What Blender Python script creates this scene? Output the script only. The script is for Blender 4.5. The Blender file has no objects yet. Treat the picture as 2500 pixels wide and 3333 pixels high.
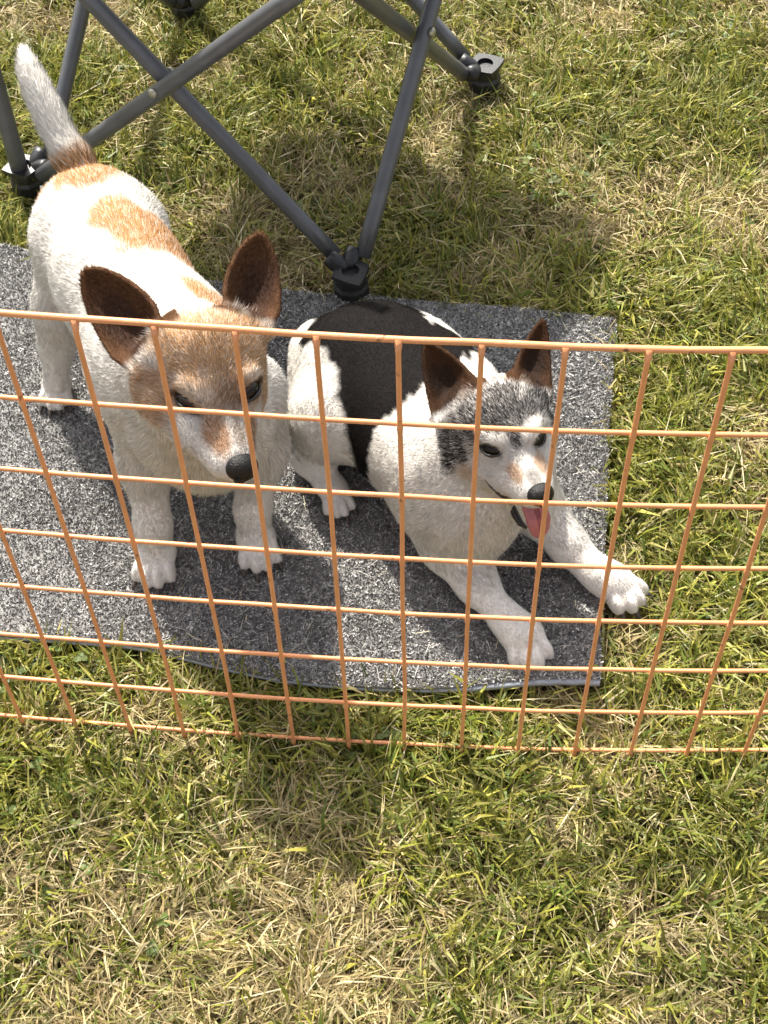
import bpy, bmesh, math, random
import numpy as np
from mathutils import Vector, Matrix

rng = np.random.default_rng(7)
random.seed(7)
scene = bpy.context.scene
col = scene.collection

# ------------------------------------------------------------------ camera
CAM_R = np.array([[0.996971, 0.075261, -0.019588],      # right
                  [0.049255, -0.805994, -0.589871],     # down
                  [-0.060182, 0.58712, -0.80726]])      # forward
CAM_C = np.array([0.056146, -0.682388, 1.331413])       # a standing adult holding the phone low
cam = bpy.data.cameras.new('camera')
cam.sensor_width = 36.0
cam.lens = 4800.0 / 3333.0 * 36.0
cam.clip_start = 0.02
cam.clip_end = 1000
cam_o = bpy.data.objects.new('camera', cam)
col.objects.link(cam_o)
m = Matrix.Identity(4)
for i in range(3):
    m[i][0] = CAM_R[0][i]; m[i][1] = -CAM_R[1][i]; m[i][2] = -CAM_R[2][i]; m[i][3] = CAM_C[i]
cam_o.matrix_world = m
scene.camera = cam_o

# ------------------------------------------------------------------ light
SUN_D = np.array([0.34, -0.72, -1.0]); SUN_D /= np.linalg.norm(SUN_D)
world = bpy.data.worlds.new('World'); scene.world = world; world.use_nodes = True
nt = world.node_tree; bg = nt.nodes['Background']
sky = nt.nodes.new('ShaderNodeTexSky'); sky.sky_type = 'NISHITA'; sky.sun_disc = False
sky.sun_elevation = math.asin(-SUN_D[2]); sky.sun_rotation = math.atan2(-SUN_D[0], -SUN_D[1])
sky.air_density = 1.0; sky.dust_density = 4.0; sky.ozone_density = 0.6
hs = nt.nodes.new('ShaderNodeHueSaturation'); hs.inputs['Saturation'].default_value = .32   # thin bright cloud veil
nt.links.new(sky.outputs[0], hs.inputs['Color']); nt.links.new(hs.outputs[0], bg.inputs[0]); bg.inputs[1].default_value = 0.15
sun = bpy.data.lights.new('sun', 'SUN'); sun.energy = 5.0; sun.angle = math.radians(1.7); sun.color = (1.0, 0.94, 0.84)
sun_o = bpy.data.objects.new('sun', sun); col.objects.link(sun_o)
sun_o.rotation_euler = Vector(SUN_D).to_track_quat('-Z', 'Y').to_euler(); sun_o.location = (-1, 2, 4)
scene.view_settings.view_transform = 'Standard'; scene.view_settings.look = 'None'
scene.view_settings.exposure = 0.92; scene.view_settings.gamma = 1.0
scene.cycles.max_bounces = 6; scene.cycles.diffuse_bounces = 4; scene.cycles.glossy_bounces = 2
scene.cycles.transparent_max_bounces = 4
scene.cycles.use_denoising = True
scene.cycles.sample_clamp_indirect = 4.0

# ------------------------------------------------------------------ helpers
S = 2500.0 / 1659.0
def at(x, y, z=None, D=None):
    """3-D point on the sight line of a measured photo position, at a height z or depth D"""
    d = CAM_R.T @ np.array([(x*S-1250)/4800.0, (y*S-1666.5)/4800.0, 1.0])
    t = (z-CAM_C[2])/d[2] if z is not None else D
    return CAM_C + d*t
def depth(p): return float(CAM_R[2] @ (np.asarray(p)-CAM_C))
def nrmz(v): v = np.asarray(v, float); return v/np.linalg.norm(v)

def _hash(ix, iy, iz, seed):
    h = (ix*374761393 + iy*668265263 + iz*2147483647 + seed*1274126177) & 0xffffffff
    h = ((h ^ (h >> 13))*1274126177) & 0xffffffff
    h = ((h ^ (h >> 16))*2246822519) & 0xffffffff
    return ((h ^ (h >> 15)) & 0xffffff)/float(0xffffff)
def noise(p, freq, seed=0):
    p = np.asarray(p, float)*freq
    if p.shape[1] == 2: p = np.c_[p, np.zeros(len(p))]
    i = np.floor(p).astype(np.int64); f = p-i; f = f*f*(3-2*f); out = 0
    for a in (0, 1):
        for b in (0, 1):
            for c in (0, 1):
                w = (f[:, 0] if a else 1-f[:, 0])*(f[:, 1] if b else 1-f[:, 1])*(f[:, 2] if c else 1-f[:, 2])
                out = out + w*_hash(i[:, 0]+a, i[:, 1]+b, i[:, 2]+c, seed)
    return out
def sstep(a, b, x): t = np.clip((x-a)/(b-a), 0, 1); return t*t*(3-2*t)

def link(name, me, mat=None, parent=None):
    o = bpy.data.objects.new(name, me); col.objects.link(o)
    if mat is not None and me is not None and len(me.materials) == 0: me.materials.append(mat)
    if parent is not None: o.parent = parent
    return o
def empty(name, loc=(0, 0, 0)):
    o = bpy.data.objects.new(name, None); col.objects.link(o); o.location = loc; o.empty_display_size = .05
    return o
def tag(o, label=None, cat=None, group=None, kind=None):
    if label: o['label'] = label
    if cat: o['category'] = cat
    if group: o['group'] = group
    if kind: o['kind'] = kind
    return o
def keep(o, parent):
    """parent without moving"""
    o.parent = parent
    o.matrix_parent_inverse = Matrix.Translation(parent.location).inverted()
    return o
def mesh_np(name, V, faces, smooth=True):
    """faces: list of int arrays (n,k)"""
    me = bpy.data.meshes.new(name)
    V = np.asarray(V, np.float32); me.vertices.add(len(V)); me.vertices.foreach_set('co', V.ravel())
    loops = np.concatenate([f.ravel() for f in faces]).astype(np.int32)
    tot = np.concatenate([np.full(len(f), f.shape[1]) for f in faces]).astype(np.int32)
    st = np.concatenate([[0], np.cumsum(tot)[:-1]]).astype(np.int32)
    me.loops.add(len(loops)); me.loops.foreach_set('vertex_index', loops)
    me.polygons.add(len(tot)); me.polygons.foreach_set('loop_start', st); me.polygons.foreach_set('loop_total', tot)
    me.polygons.foreach_set('use_smooth', np.full(len(tot), smooth))
    me.update(calc_edges=True); me.validate()
    return me
def set_col(me, C, name='Col'):
    a = me.attributes.new(name, 'FLOAT_COLOR', 'POINT')
    a.data.foreach_set('color', np.c_[C, np.ones(len(C))].astype(np.float32).ravel())
def set_vec(me, Vv, name):
    a = me.attributes.new(name, 'FLOAT_VECTOR', 'POINT'); a.data.foreach_set('vector', np.asarray(Vv, np.float32).ravel())

def tube(pts, rad, seg=12, caps=True):
    """verts, faces of a tube along a polyline, radius per point"""
    pts = np.asarray(pts, float); n = len(pts); rad = np.broadcast_to(rad, n)
    tg = np.gradient(pts, axis=0); tg /= np.linalg.norm(tg, axis=1)[:, None]
    ref = np.array([0, 0, 1.]) if abs(tg[0][2]) < .9 else np.array([1., 0, 0])
    V = []; u = nrmz(np.cross(tg[0], ref))
    a = np.linspace(0, 2*np.pi, seg, endpoint=False)
    for i in range(n):
        u = u-tg[i]*(u@tg[i]); u /= np.linalg.norm(u); w = np.cross(tg[i], u)
        V.append(pts[i]+rad[i]*(np.cos(a)[:, None]*u+np.sin(a)[:, None]*w))
    V = np.concatenate(V); F = []
    for i in range(n-1):
        k = np.arange(seg); k2 = (k+1) % seg
        F.append(np.c_[i*seg+k, i*seg+k2, (i+1)*seg+k2, (i+1)*seg+k])
    F = [np.concatenate(F)]
    if caps: F += [np.arange(seg)[::-1][None, :], ((n-1)*seg+np.arange(seg))[None, :]]
    return V, F
def tube_obj(name, pts, rad, mat, parent=None, seg=12):
    V, F = tube(pts, rad, seg)
    return link(name, mesh_np(name, V, F), mat, parent)

# ------------------------------------------------------------------ materials
def new_mat(name):
    mt = bpy.data.materials.new(name); mt.use_nodes = True
    return mt, mt.node_tree, mt.node_tree.nodes['Principled BSDF']
def mat_plain(name, rgb, rough=.6, metal=0, spec=.5, bump=0, bscale=200, var=0):
    mt, t, b = new_mat(name)
    b.inputs['Base Color'].default_value = (*rgb, 1); b.inputs['Roughness'].default_value = rough
    b.inputs['Metallic'].default_value = metal; b.inputs['Specular IOR Level'].default_value = spec
    tc = t.nodes.new('ShaderNodeTexCoord')
    nz = t.nodes.new('ShaderNodeTexNoise'); nz.inputs['Scale'].default_value = bscale; nz.inputs['Detail'].default_value = 4
    t.links.new(tc.outputs['Object'], nz.inputs['Vector'])
    if bump:
        bp = t.nodes.new('ShaderNodeBump'); bp.inputs['Strength'].default_value = bump; bp.inputs['Distance'].default_value = .001
        t.links.new(nz.outputs['Fac'], bp.inputs['Height']); t.links.new(bp.outputs[0], b.inputs['Normal'])
    if var:
        n2 = t.nodes.new('ShaderNodeTexNoise'); n2.inputs['Scale'].default_value = 35; n2.inputs['Detail'].default_value = 5
        t.links.new(tc.outputs['Object'], n2.inputs['Vector'])
        mr = t.nodes.new('ShaderNodeMapRange'); mr.inputs[1].default_value = .3; mr.inputs[2].default_value = .7
        mr.inputs[3].default_value = 1-var; mr.inputs[4].default_value = 1+var
        t.links.new(n2.outputs['Fac'], mr.inputs[0])
        mx = t.nodes.new('ShaderNodeMix'); mx.data_type = 'RGBA'; mx.blend_type = 'MULTIPLY'; mx.inputs[0].default_value = 1
        mx.inputs[6].default_value = (*rgb, 1); t.links.new(mr.outputs[0], mx.inputs[7])
        t.links.new(mx.outputs[2], b.inputs['Base Color'])
    return mt
def mat_attr(name, rough=.7, spec=.3, use_nrm=False, transl=0, bump=0, bscale=300, coat=0):
    mt, t, b = new_mat(name)
    a = t.nodes.new('ShaderNodeAttribute'); a.attribute_name = 'Col'
    t.links.new(a.outputs['Color'], b.inputs['Base Color'])
    b.inputs['Roughness'].default_value = rough; b.inputs['Specular IOR Level'].default_value = spec
    if use_nrm:
        n = t.nodes.new('ShaderNodeAttribute'); n.attribute_name = 'nrm'
        t.links.new(n.outputs['Vector'], b.inputs['Normal'])
    if bump:
        tc = t.nodes.new('ShaderNodeTexCoord'); nz = t.nodes.new('ShaderNodeTexNoise'); nz.inputs['Scale'].default_value = bscale
        nz.inputs['Detail'].default_value = 3; t.links.new(tc.outputs['Object'], nz.inputs['Vector'])
        bp = t.nodes.new('ShaderNodeBump'); bp.inputs['Strength'].default_value = bump; bp.inputs['Distance'].default_value = .0015
        t.links.new(nz.outputs['Fac'], bp.inputs['Height']); t.links.new(bp.outputs[0], b.inputs['Normal'])
    if transl:
        out = t.nodes['Material Output']; tr = t.nodes.new('ShaderNodeBsdfTranslucent'); mx = t.nodes.new('ShaderNodeMixShader')
        t.links.new(a.outputs['Color'], tr.inputs['Color']); mx.inputs[0].default_value = transl
        t.links.new(b.outputs[0], mx.inputs[1]); t.links.new(tr.outputs[0], mx.inputs[2]); t.links.new(mx.outputs[0], out.inputs[0])
    return mt

M_GRASS = mat_attr('grass_blade', .5, .4, transl=.28)
M_TUFT = mat_attr('carpet_pile', .9, .15)
M_FUR = mat_attr('fur', .7, .045, use_nrm=True, transl=.20)
M_SKIN = mat_attr('coat', .85, .15, bump=.5, bscale=500)

# ------------------------------------------------------------------ ground
GZ = -0.024                                   # soil level; the mown turf stands about 2.5 cm above it
def make_ground():
    mt, t, b = new_mat('soil_and_thatch')
    tc = t.nodes.new('ShaderNodeTexCoord')
    n1 = t.nodes.new('ShaderNodeTexNoise'); n1.inputs['Scale'].default_value = 60; n1.inputs['Detail'].default_value = 6
    n2 = t.nodes.new('ShaderNodeTexNoise'); n2.inputs['Scale'].default_value = 3; n2.inputs['Detail'].default_value = 3
    r1 = t.nodes.new('ShaderNodeValToRGB'); e = r1.color_ramp.elements
    e[0].position = .3; e[0].color = (.025, .022, .010, 1); e[1].position = .72; e[1].color = (.12, .09, .042, 1)
    r2 = t.nodes.new('ShaderNodeValToRGB'); e = r2.color_ramp.elements
    e[0].position = .35; e[0].color = (.035, .042, .012, 1); e[1].position = .65; e[1].color = (.11, .085, .04, 1)
    mx = t.nodes.new('ShaderNodeMix'); mx.data_type = 'RGBA'; mx.inputs[0].default_value = .45
    for n in (n1, n2): t.links.new(tc.outputs['Object'], n.inputs['Vector'])
    t.links.new(n1.outputs['Fac'], r1.inputs[0]); t.links.new(n2.outputs['Fac'], r2.inputs[0])
    t.links.new(r1.outputs[0], mx.inputs[6]); t.links.new(r2.outputs[0], mx.inputs[7]); t.links.new(mx.outputs[2], b.inputs['Base Color'])
    b.inputs['Roughness'].default_value = .95
    bp = t.nodes.new('ShaderNodeBump'); bp.inputs['Distance'].default_value = .01; t.links.new(n1.outputs['Fac'], bp.inputs['Height'])
    t.links.new(bp.outputs[0], b.inputs['Normal'])
    # graded grid: fine near the rug, reaching far away
    a = np.r_[-400, -120, -40, -12, -5, np.linspace(-2.5, 2.5, 61), 5, 12, 40, 120, 400]
    X, Y = np.meshgrid(a, a+.4, indexing='ij'); P = np.c_[X.ravel(), Y.ravel()]
    near = sstep(4, 2, np.abs(P).max(1))
    Z = GZ+near*(noise(P, 4, 3)-.5)*.008
    n = len(a); i, j = np.meshgrid(np.arange(n-1), np.arange(n-1), indexing='ij'); k = (i*n+j).ravel()
    o = link('ground', mesh_np('ground', np.c_[P, Z], [np.c_[k, k+n, k+n+1, k+1]]), mt)
    tag(o, kind='structure')
make_ground()

# ------------------------------------------------------------------ rug outline (front and back edge, left to right)
FRONT = np.array([at(x, y, 0.0) for x, y in [(-420, 1385), (-200, 1372), (0, 1375), (180, 1387), (300, 1398), (400, 1421), (500, 1446), (600, 1466), (720, 1480), (850, 1488), (980, 1488), (1090, 1482), (1200, 1477), (1290, 1478)]])
BACK = np.array([at(x, y, 0.0) for x, y in [(-420, 470), (-160, 505), (0, 524), (130, 553), (250, 573), (350, 592), (470, 610), (560, 622), (680, 636), (800, 642), (930, 651), (1100, 662), (1220, 674), (1328, 684)]])
def rug_z(P, t, v):
    """resting height; front right corner curls up a little"""
    z = (noise(P[:, :2], 9, 5)-.5)*.008*np.minimum(1, v*6)
    z = z+.009*sstep(.12, 0, v)*sstep(.72, .9, t)+.003*sstep(.1, 0, v)
    return z
NT = len(FRONT)
def rug_pt(t, v):
    s = np.clip(t, 0, 1)*(NT-1); i = np.minimum(s.astype(int), NT-2); f = (s-i)[:, None]
    def cr(A):      # catmull-rom
        p0 = A[np.maximum(i-1, 0)]; p1 = A[i]; p2 = A[i+1]; p3 = A[np.minimum(i+2, NT-1)]
        return .5*((2*p1)+(p2-p0)*f+(2*p0-5*p1+4*p2-p3)*f**2+(3*p1-p0-3*p2+p3)*f**3)
    A = cr(FRONT); B = cr(BACK); P = A+(B-A)*v[:, None]
    # the right-hand edge is cut a little unevenly
    P[:, 0] += .004*(noise(np.c_[v*7, t*0], 1, 9)-.5)*sstep(.97, 1, t)
    P[:, 2] = rug_z(P, t, v)
    return P
RUG_POLY = np.concatenate([rug_pt(np.linspace(0, 1, 80), np.zeros(80))[:, :2], rug_pt(np.ones(30), np.linspace(0, 1, 30))[:, :2],
                           rug_pt(np.linspace(1, 0, 80), np.ones(80))[:, :2]])
def in_poly(P, poly):
    x, y = P[:, 0], P[:, 1]; ins = np.zeros(len(P), bool); n = len(poly)
    for a in range(n):
        x0, y0 = poly[a]; x1, y1 = poly[(a+1) % n]
        if y0 == y1: continue
        c = ((y0 > y) != (y1 > y)) & (x < (x1-x0)*(y-y0)/(y1-y0)+x0); ins ^= c
    return ins

# ------------------------------------------------------------------ turf
def blades(P, L, W, az, th1, th2, C, twist=None):
    """two-segment curved blades; returns verts, faces, colours"""
    n = len(P); d = np.c_[np.cos(az), np.sin(az), np.zeros(n)]; s = np.c_[-np.sin(az), np.cos(az), np.zeros(n)]
    if twist is not None:
        s = s*np.cos(twist)[:, None]+np.array([0, 0, 1.])*np.sin(twist)[:, None]
    up = np.array([0, 0, 1.])
    p1 = P+(L*.5)[:, None]*(d*np.cos(th1)[:, None]+up*np.sin(th1)[:, None])
    p2 = p1+(L*.5)[:, None]*(d*np.cos(th2)[:, None]+up*np.sin(th2)[:, None])
    lo = GZ+.002; p1[:, 2] = np.maximum(p1[:, 2], lo); p2[:, 2] = np.maximum(p2[:, 2], lo)
    w = (W*.5)[:, None]
    V = np.stack([P-s*w*.8, P+s*w*.8, p1+s*w, p1-s*w, p2], 1).reshape(-1, 3)
    b = np.arange(n)*5
    F = [np.c_[b, b+1, b+2, b+3], np.c_[b+3, b+2, b+4]]
    return V, F, np.repeat(C, 5, 0)
GREENS = np.array([[.190, .205, .026], [.255, .255, .036], [.105, .145, .020], [.36, .33, .065], [.185, .215, .040]])
STRAWS = np.array([[.53, .43, .21], [.42, .32, .16], [.58, .48, .28], [.34, .25, .12], [.46, .40, .2]])
def dryness(P):
    d = .45*noise(P, 5, 21)+.35*noise(P, 13, 22)+.25*noise(P, 36, 23)-.025
    d = d+.10*sstep(.1, -.25, P[:, 1])*sstep(.1, -.2, P[:, 0])          # bleached in front on the left
    d = d+.07*sstep(.2, .45, P[:, 0])*sstep(.5, .9, P[:, 1])
    d = d-.10*sstep(.05, .25, P[:, 0])*sstep(.55, .35, P[:, 1])*sstep(-.25, -.1, P[:, 1])
    return d
def make_turf(name, x0, x1, y0, y1, dens, hole=None, big=1.0, seed=1, label=''):
    r = np.random.default_rng(seed); n = int((x1-x0)*(y1-y0)*dens)
    P = np.c_[r.uniform(x0, x1, n), r.uniform(y0, y1, n)]
    if hole is not None:
        h0, h1, h2, h3 = hole; P = P[~((P[:, 0] > h0) & (P[:, 0] < h1) & (P[:, 1] > h2) & (P[:, 1] < h3))]
    cl = noise(P, 55, 4+seed)*.6+noise(P, 18, 8+seed)*.4
    P = P[(r.random(len(P)) < .35+cl*1.1)]
    P = P[~in_poly(P, RUG_POLY)]
    n = len(P)
    dry = dryness(P); isdry = r.random(n) < np.clip((dry-.365)*2.7, .12, .88)
    L = r.gamma(7, .0048, n)*big; L[isdry] *= .95
    L = np.clip(L, .012, .07*big)
    W = r.uniform(.0013, .0036, n)*big; W[isdry] *= .62; W[r.random(n) < .05] *= 1.7
    th1 = np.radians(np.where(isdry, r.uniform(0, 55, n), r.uniform(15, 85, n)))
    th2 = th1-np.radians(r.uniform(5, 60, n))
    az = noise(P, 16, 31)*4*np.pi+noise(P, 45, 32)*3+r.normal(0, 1.0, n)
    z = GZ+np.where(isdry, r.uniform(0, .012, n), r.uniform(0, .006, n))
    C = np.where(isdry[:, None], STRAWS[r.integers(0, 5, n)], GREENS[r.integers(0, 5, n)])
    C = C*(r.uniform(.6, 1.3, n)*(.75+.5*noise(P, 28, 33)))[:, None]
    mixv = (r.random(n) < .25)[:, None]; C = np.where(mixv, .5*C+.5*np.array([.3, .27, .1]), C)
    V, F, CC = blades(np.c_[P, z], L, W, az, th1, th2, C, r.uniform(-.9, .9, n))
    me = mesh_np(name, V, F, False); set_col(me, CC)
    return tag(link(name, me, M_GRASS), label, 'grass', kind='stuff')
DENSE = (-.95, .75, -.5, 1.5)
make_turf('grass', *DENSE, 145000, seed=1, label='short mown lawn of green and straw coloured blades around the rug')
make_turf('grass', -2.6, 2.6, -1.6, 3.6, 9000, hole=DENSE, big=2.4, seed=2, label='mown lawn farther out around the fence and the folding stool')
def make_clippings():
    r = np.random.default_rng(5); n = 520
    P = np.c_[r.uniform(-.75, .55, n), r.uniform(-.4, 1.35, n)]; P = P[~in_poly(P, RUG_POLY)]; n = len(P)
    L = r.uniform(.03, .085, n); W = r.uniform(.0009, .0019, n); az = r.uniform(0, 6.28, n)
    C = np.array([.62, .54, .34])*r.uniform(.7, 1.15, n)[:, None]
    V, F, CC = blades(np.c_[P, r.uniform(-.008, .002, n)], L, W, az, r.uniform(-.1, .25, n), r.uniform(-.25, .1, n), C, r.uniform(-.5, .5, n))
    # a few crumbs of hay carried onto the rug
    k = 70; t = r.uniform(.3, .98, k); v = r.uniform(.03, .97, k); Q = rug_pt(t, v); Q[:, 2] += .006
    V2, F2, C2 = blades(Q, r.uniform(.008, .025, k), r.uniform(.0006, .0012, k), r.uniform(0, 6.28, k), r.uniform(-.05, .1, k), r.uniform(-.1, .05, k), np.tile([[.5, .45, .3]], (k, 1))*r.uniform(.6, 1.1, k)[:, None])
    k = 260; t = r.uniform(.3, .98, k); v = r.uniform(.03, .97, k); Q = rug_pt(t, v); Q[:, 2] += .004
    V3, F3, C3 = blades(Q, r.uniform(.010, .024, k), np.full(k, .00045), r.uniform(0, 6.28, k), r.uniform(-.02, .12, k), r.uniform(-.12, .02, k), np.tile([[.75, .72, .67]], (k, 1)))
    V2 = np.concatenate([V2, V3]); F2 = [np.concatenate([F2[0], F3[0]+70*5]), np.concatenate([F2[1], F3[1]+70*5])]; C2 = np.concatenate([C2, C3])
    me = mesh_np('hay', np.concatenate([V, V2]), [F[0], F[1], F2[0]+len(V), F2[1]+len(V)], False); set_col(me, np.concatenate([CC, C2]))
    tag(link('hay_clippings', me, M_GRASS), 'loose pale hay stalks scattered over the lawn and rug', 'hay', kind='stuff')
make_clippings()

# clover growing through the turf in loose patches
def make_clover():
    r = np.random.default_rng(19); P = np.c_[r.uniform(-.8, .6, 9000), r.uniform(-.42, 1.35, 9000)]
    m_ = noise(P, 6, 51)*.6+noise(P, 19, 52)*.4; P = P[(m_ > .60) & ~in_poly(P, RUG_POLY)]; P = P[:480]; V = []; F = []; C = []
    for x, y in P:
        z = r.uniform(-.012, .001); sz = r.uniform(.0028, .0050); a0 = r.uniform(0, 6.28); tl_ = r.normal(0, .28, 2); cc = np.array([.11, .15, .035])*r.uniform(.7, 1.35)
        for k in range(3):
            a = a0+k*2.094; c = np.array([math.cos(a), math.sin(a)])*sz*.95; b = len(V); V.append((x+c[0], y+c[1], z+c@tl_-.0006)); C.append(cc)
            for j in range(6):
                q = c+sz*.95*np.array([math.cos(a+j*1.047), math.sin(a+j*1.047)]); V.append((x+q[0], y+q[1], z+q@tl_+r.normal(0, .0004))); C.append(cc*.95)
            for j in range(6): F.append((b, b+1+j, b+1+(j+1) % 6))
    me = mesh_np('clover', V, [np.array(F)], False); set_col(me, np.array(C))
    tag(link('clover', me, M_GRASS), 'small round clover leaves growing through the lawn in patches', 'clover', kind='stuff')
make_clover()

# broad-leaved weeds in front of the rug, under the fence
M_WEED = mat_plain('weed_leaf', (.05, .08, .024), .55, bump=.4, bscale=150, var=.25)
def leaf_mesh(L, W):
    V = []; n = 9
    for i in range(n):
        u = i/(n-1); w = W*math.sin(math.pi*min(1, u*.93+.04))**.8*.5
        z = .012*math.sin(u*2.2)-.004*u
        for s in (-1, -.5, 0, .5, 1): V.append((s*w, u*L, z+abs(s)*w*.35))
    F = []
    for i in range(n-1):
        for j in range(4): k = i*5+j; F.append((k, k+1, k+6, k+5))
    return mesh_np('leaf', V, [np.array(F)])
LEAF = leaf_mesh(.042, .02); LEAF.materials.append(M_WEED)
def weed(px, py, n, sc, label):
    p = at(px, py, -.018); e = empty('broadleaf_weed', p)
    tag(e, label, 'weed', 'broad-leaved weeds in the lawn')
    for i in range(n):
        o = link('leaf', LEAF, None, e); a = i*2.4+random.random()*.6
        o.rotation_euler = (random.uniform(.05, .5), random.uniform(-.3, .3), a); k = sc*random.uniform(.7, 1.15); o.scale = (k, k, k)
weed(45, 1440, 7, .75, 'broad-leaved weed rosette under the fence beside the rug')
weed(110, 1505, 5, .6, 'small flat weed by the bottom fence wire')
weed(215, 1412, 6, .6, 'dark leafy weed tucked against the front edge of the rug')

# ------------------------------------------------------------------ rug
def make_rug():
    e = empty('rug', (0, .3, 0)); tag(e, 'grey flecked carpet offcut with a pale felt backing lying on the lawn', 'rug')
    nt_, nv = 170, 70
    t, v = np.meshgrid(np.linspace(0, 1, nt_), np.linspace(0, 1, nv)**1.0, indexing='ij'); t = t.ravel(); v = v.ravel()
    P = rug_pt(t, v); n = nv
    i, j = np.meshgrid(np.arange(nt_-1), np.arange(nv-1), indexing='ij'); k = (i*n+j).ravel()
    top = np.c_[k, k+n, k+n+1, k+1]
    def slab(zt, zb, name, mat, out=0):
        A = P.copy(); A[:, 2] += zt; B = P.copy(); B[:, 2] += zb
        if out:
            o_ = np.c_[out*.6*(t > .999), -(out+.0030*sstep(.72, .86, t)*(.7+.5*noise(np.c_[t*60, t*0], 1, 44)))*(v < .001)]; A[:, :2] += o_; B[:, :2] += o_
            A[:, 2] += .003*sstep(.72, .86, t)*(v < .001)
        N = len(P); F = [top, top[:, ::-1]+N]
        ring = np.concatenate([np.arange(nt_)*n, (nt_-1)*n+np.arange(1, nv), np.arange(nt_-2, -1, -1)*n+nv-1, np.arange(nv-2, 0, -1)])
        r2 = np.roll(ring, -1); F.append(np.c_[ring, ring+N, r2+N, r2])
        o = link(name, mesh_np(name, np.concatenate([A, B]), F), mat); return keep(o, e)
    slab(.000, -.004, 'pile_base', mat_plain('pile_base', (.20, .197, .19), .95, bump=.5, bscale=600, var=.4))
    slab(-.0042, -.0082, 'backing', mat_plain('felt_backing', (.38, .41, .46), .95, bump=.8, bscale=700, var=.12), .0015)
    # pile: separate tufts of yarn
    r = np.random.default_rng(11); N = 240000
    t = r.random(N); v = r.random(N)
    Q = rug_pt(t, v); keepm = Q[:, 0] > -.72; Q = Q[keepm]; N = len(Q)
    h = r.uniform(.0016, .0032, N); az = r.uniform(0, 6.28, N); lean = r.normal(0, .8, (N, 2))
    w = r.uniform(.0006, .0012, N)
    s = np.c_[np.cos(az), np.sin(az), np.zeros(N)]; lean = lean+1.3*np.c_[noise(Q[:, :2], 11, 46)-.5, noise(Q[:, :2], 11, 47)-.7]; tip = Q+np.c_[lean*h[:, None]*.9, h]
    base = Q.copy(); base[:, 2] -= .0008
    V = np.stack([base-s*w[:, None], base+s*w[:, None], tip+s*w[:, None]*.6, tip-s*w[:, None]*.6], 1).reshape(-1, 3)
    b = np.arange(N)*4
    clump = .6*noise(Q[:, :2], 520, 41)+.4*r.random(N)
    g = np.where(clump > .62, r.uniform(.46, .66, N), np.where(clump > .40, r.uniform(.27, .40, N), r.uniform(.13, .21, N)))
    C = g[:, None]*np.array([1.0, .975, .945])
    me = mesh_np('pile', V, [np.c_[b, b+1, b+2, b+3]], False); set_col(me, np.repeat(C, 4, 0))
    o = keep(link('pile', me, M_TUFT), e); o['kind'] = 'stuff'
make_rug()

# ------------------------------------------------------------------ fence panel
ZROW = [0.0, .0802, .1612, .2450, .3292, .4148, .5031, .5933]
CELL = .056
def fence_pt(u, v):
    """u in cells along the panel, v in rows; the light panel is slightly bowed and sagged"""
    z = float(np.interp(v, range(8), ZROW))+(.006*u*u*.1+.0029*u**3*.01)*CELL
    y = (.0043*u*u+.00158*u**3*.1-.0318*(v-3.5)*u*.1)*CELL
    return np.array([u*CELL, y, z])
def make_fence():
    M = mat_plain('orange_coating', (.74, .31, .135), .40, spec=.45, bump=.35, bscale=260, var=.10)
    t_ = M.node_tree; b_ = t_.nodes['Principled BSDF']; src = b_.inputs['Base Color'].links[0].from_socket
    tc_ = t_.nodes.new('ShaderNodeTexCoord'); n_ = t_.nodes.new('ShaderNodeTexNoise'); n_.inputs['Scale'].default_value = 70; n_.inputs['Detail'].default_value = 2
    cr_ = t_.nodes.new('ShaderNodeValToRGB'); cr_.color_ramp.elements[0].position = .70; cr_.color_ramp.elements[1].position = .76
    mx_ = t_.nodes.new('ShaderNodeMix'); mx_.data_type = 'RGBA'; mx_.inputs[7].default_value = (.20, .075, .035, 1)      # chipped, grubby spots
    t_.links.new(tc_.outputs['Object'], n_.inputs['Vector']); t_.links.new(n_.outputs['Fac'], cr_.inputs[0]); t_.links.new(cr_.outputs[0], mx_.inputs[0]); t_.links.new(src, mx_.inputs[6]); t_.links.new(mx_.outputs[2], b_.inputs['Base Color'])
    e = empty('wire_fence', (0, 0, 0)); tag(e, 'low orange coated wire mesh fence panel in front of the dogs', 'fence')
    U0, U1 = -13, 12
    for v in range(8):
        us = np.linspace(U0, U1, 26*4); P = np.array([fence_pt(u, v) for u in us])
        r = .0025 if v == 7 else .0020
        P[:, 2] += (noise(np.c_[us, us*0+v], .9, 60)-.5)*.0016
        tube_obj('horizontal_wire', P, r*(1+.04*(noise(np.c_[us*3, us*0+v], 1, 61)-.5)), M, e, 10)
    for u in range(U0, U1+1):
        vs = np.unique(np.concatenate([np.linspace(-.10, 7, 60)]+[np.array([k-.04, k-.02, k, k+.02, k+.04]) for k in range(7)]))
        vs = vs[vs <= 7.0]
        P = np.array([fence_pt(u, max(v, 0)) for v in vs]); P[:, 2] += np.minimum(vs, 0)*.08
        P[:, 1] -= .0038*sstep(7.0, 6.93, vs)
        P[:, 0] += (noise(np.c_[vs, vs*0+u], .6, 62)-.5)*.0018
        dz = np.abs(vs-np.round(vs))*.085
        r = .0020*(1+.3*np.exp(-(dz/.0026)**2)*(vs > -.05))
        r = np.where(vs > 6.93, r*1.25, r)
        tube_obj('vertical_wire', P, r, M, e, 10)
make_fence()

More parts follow.
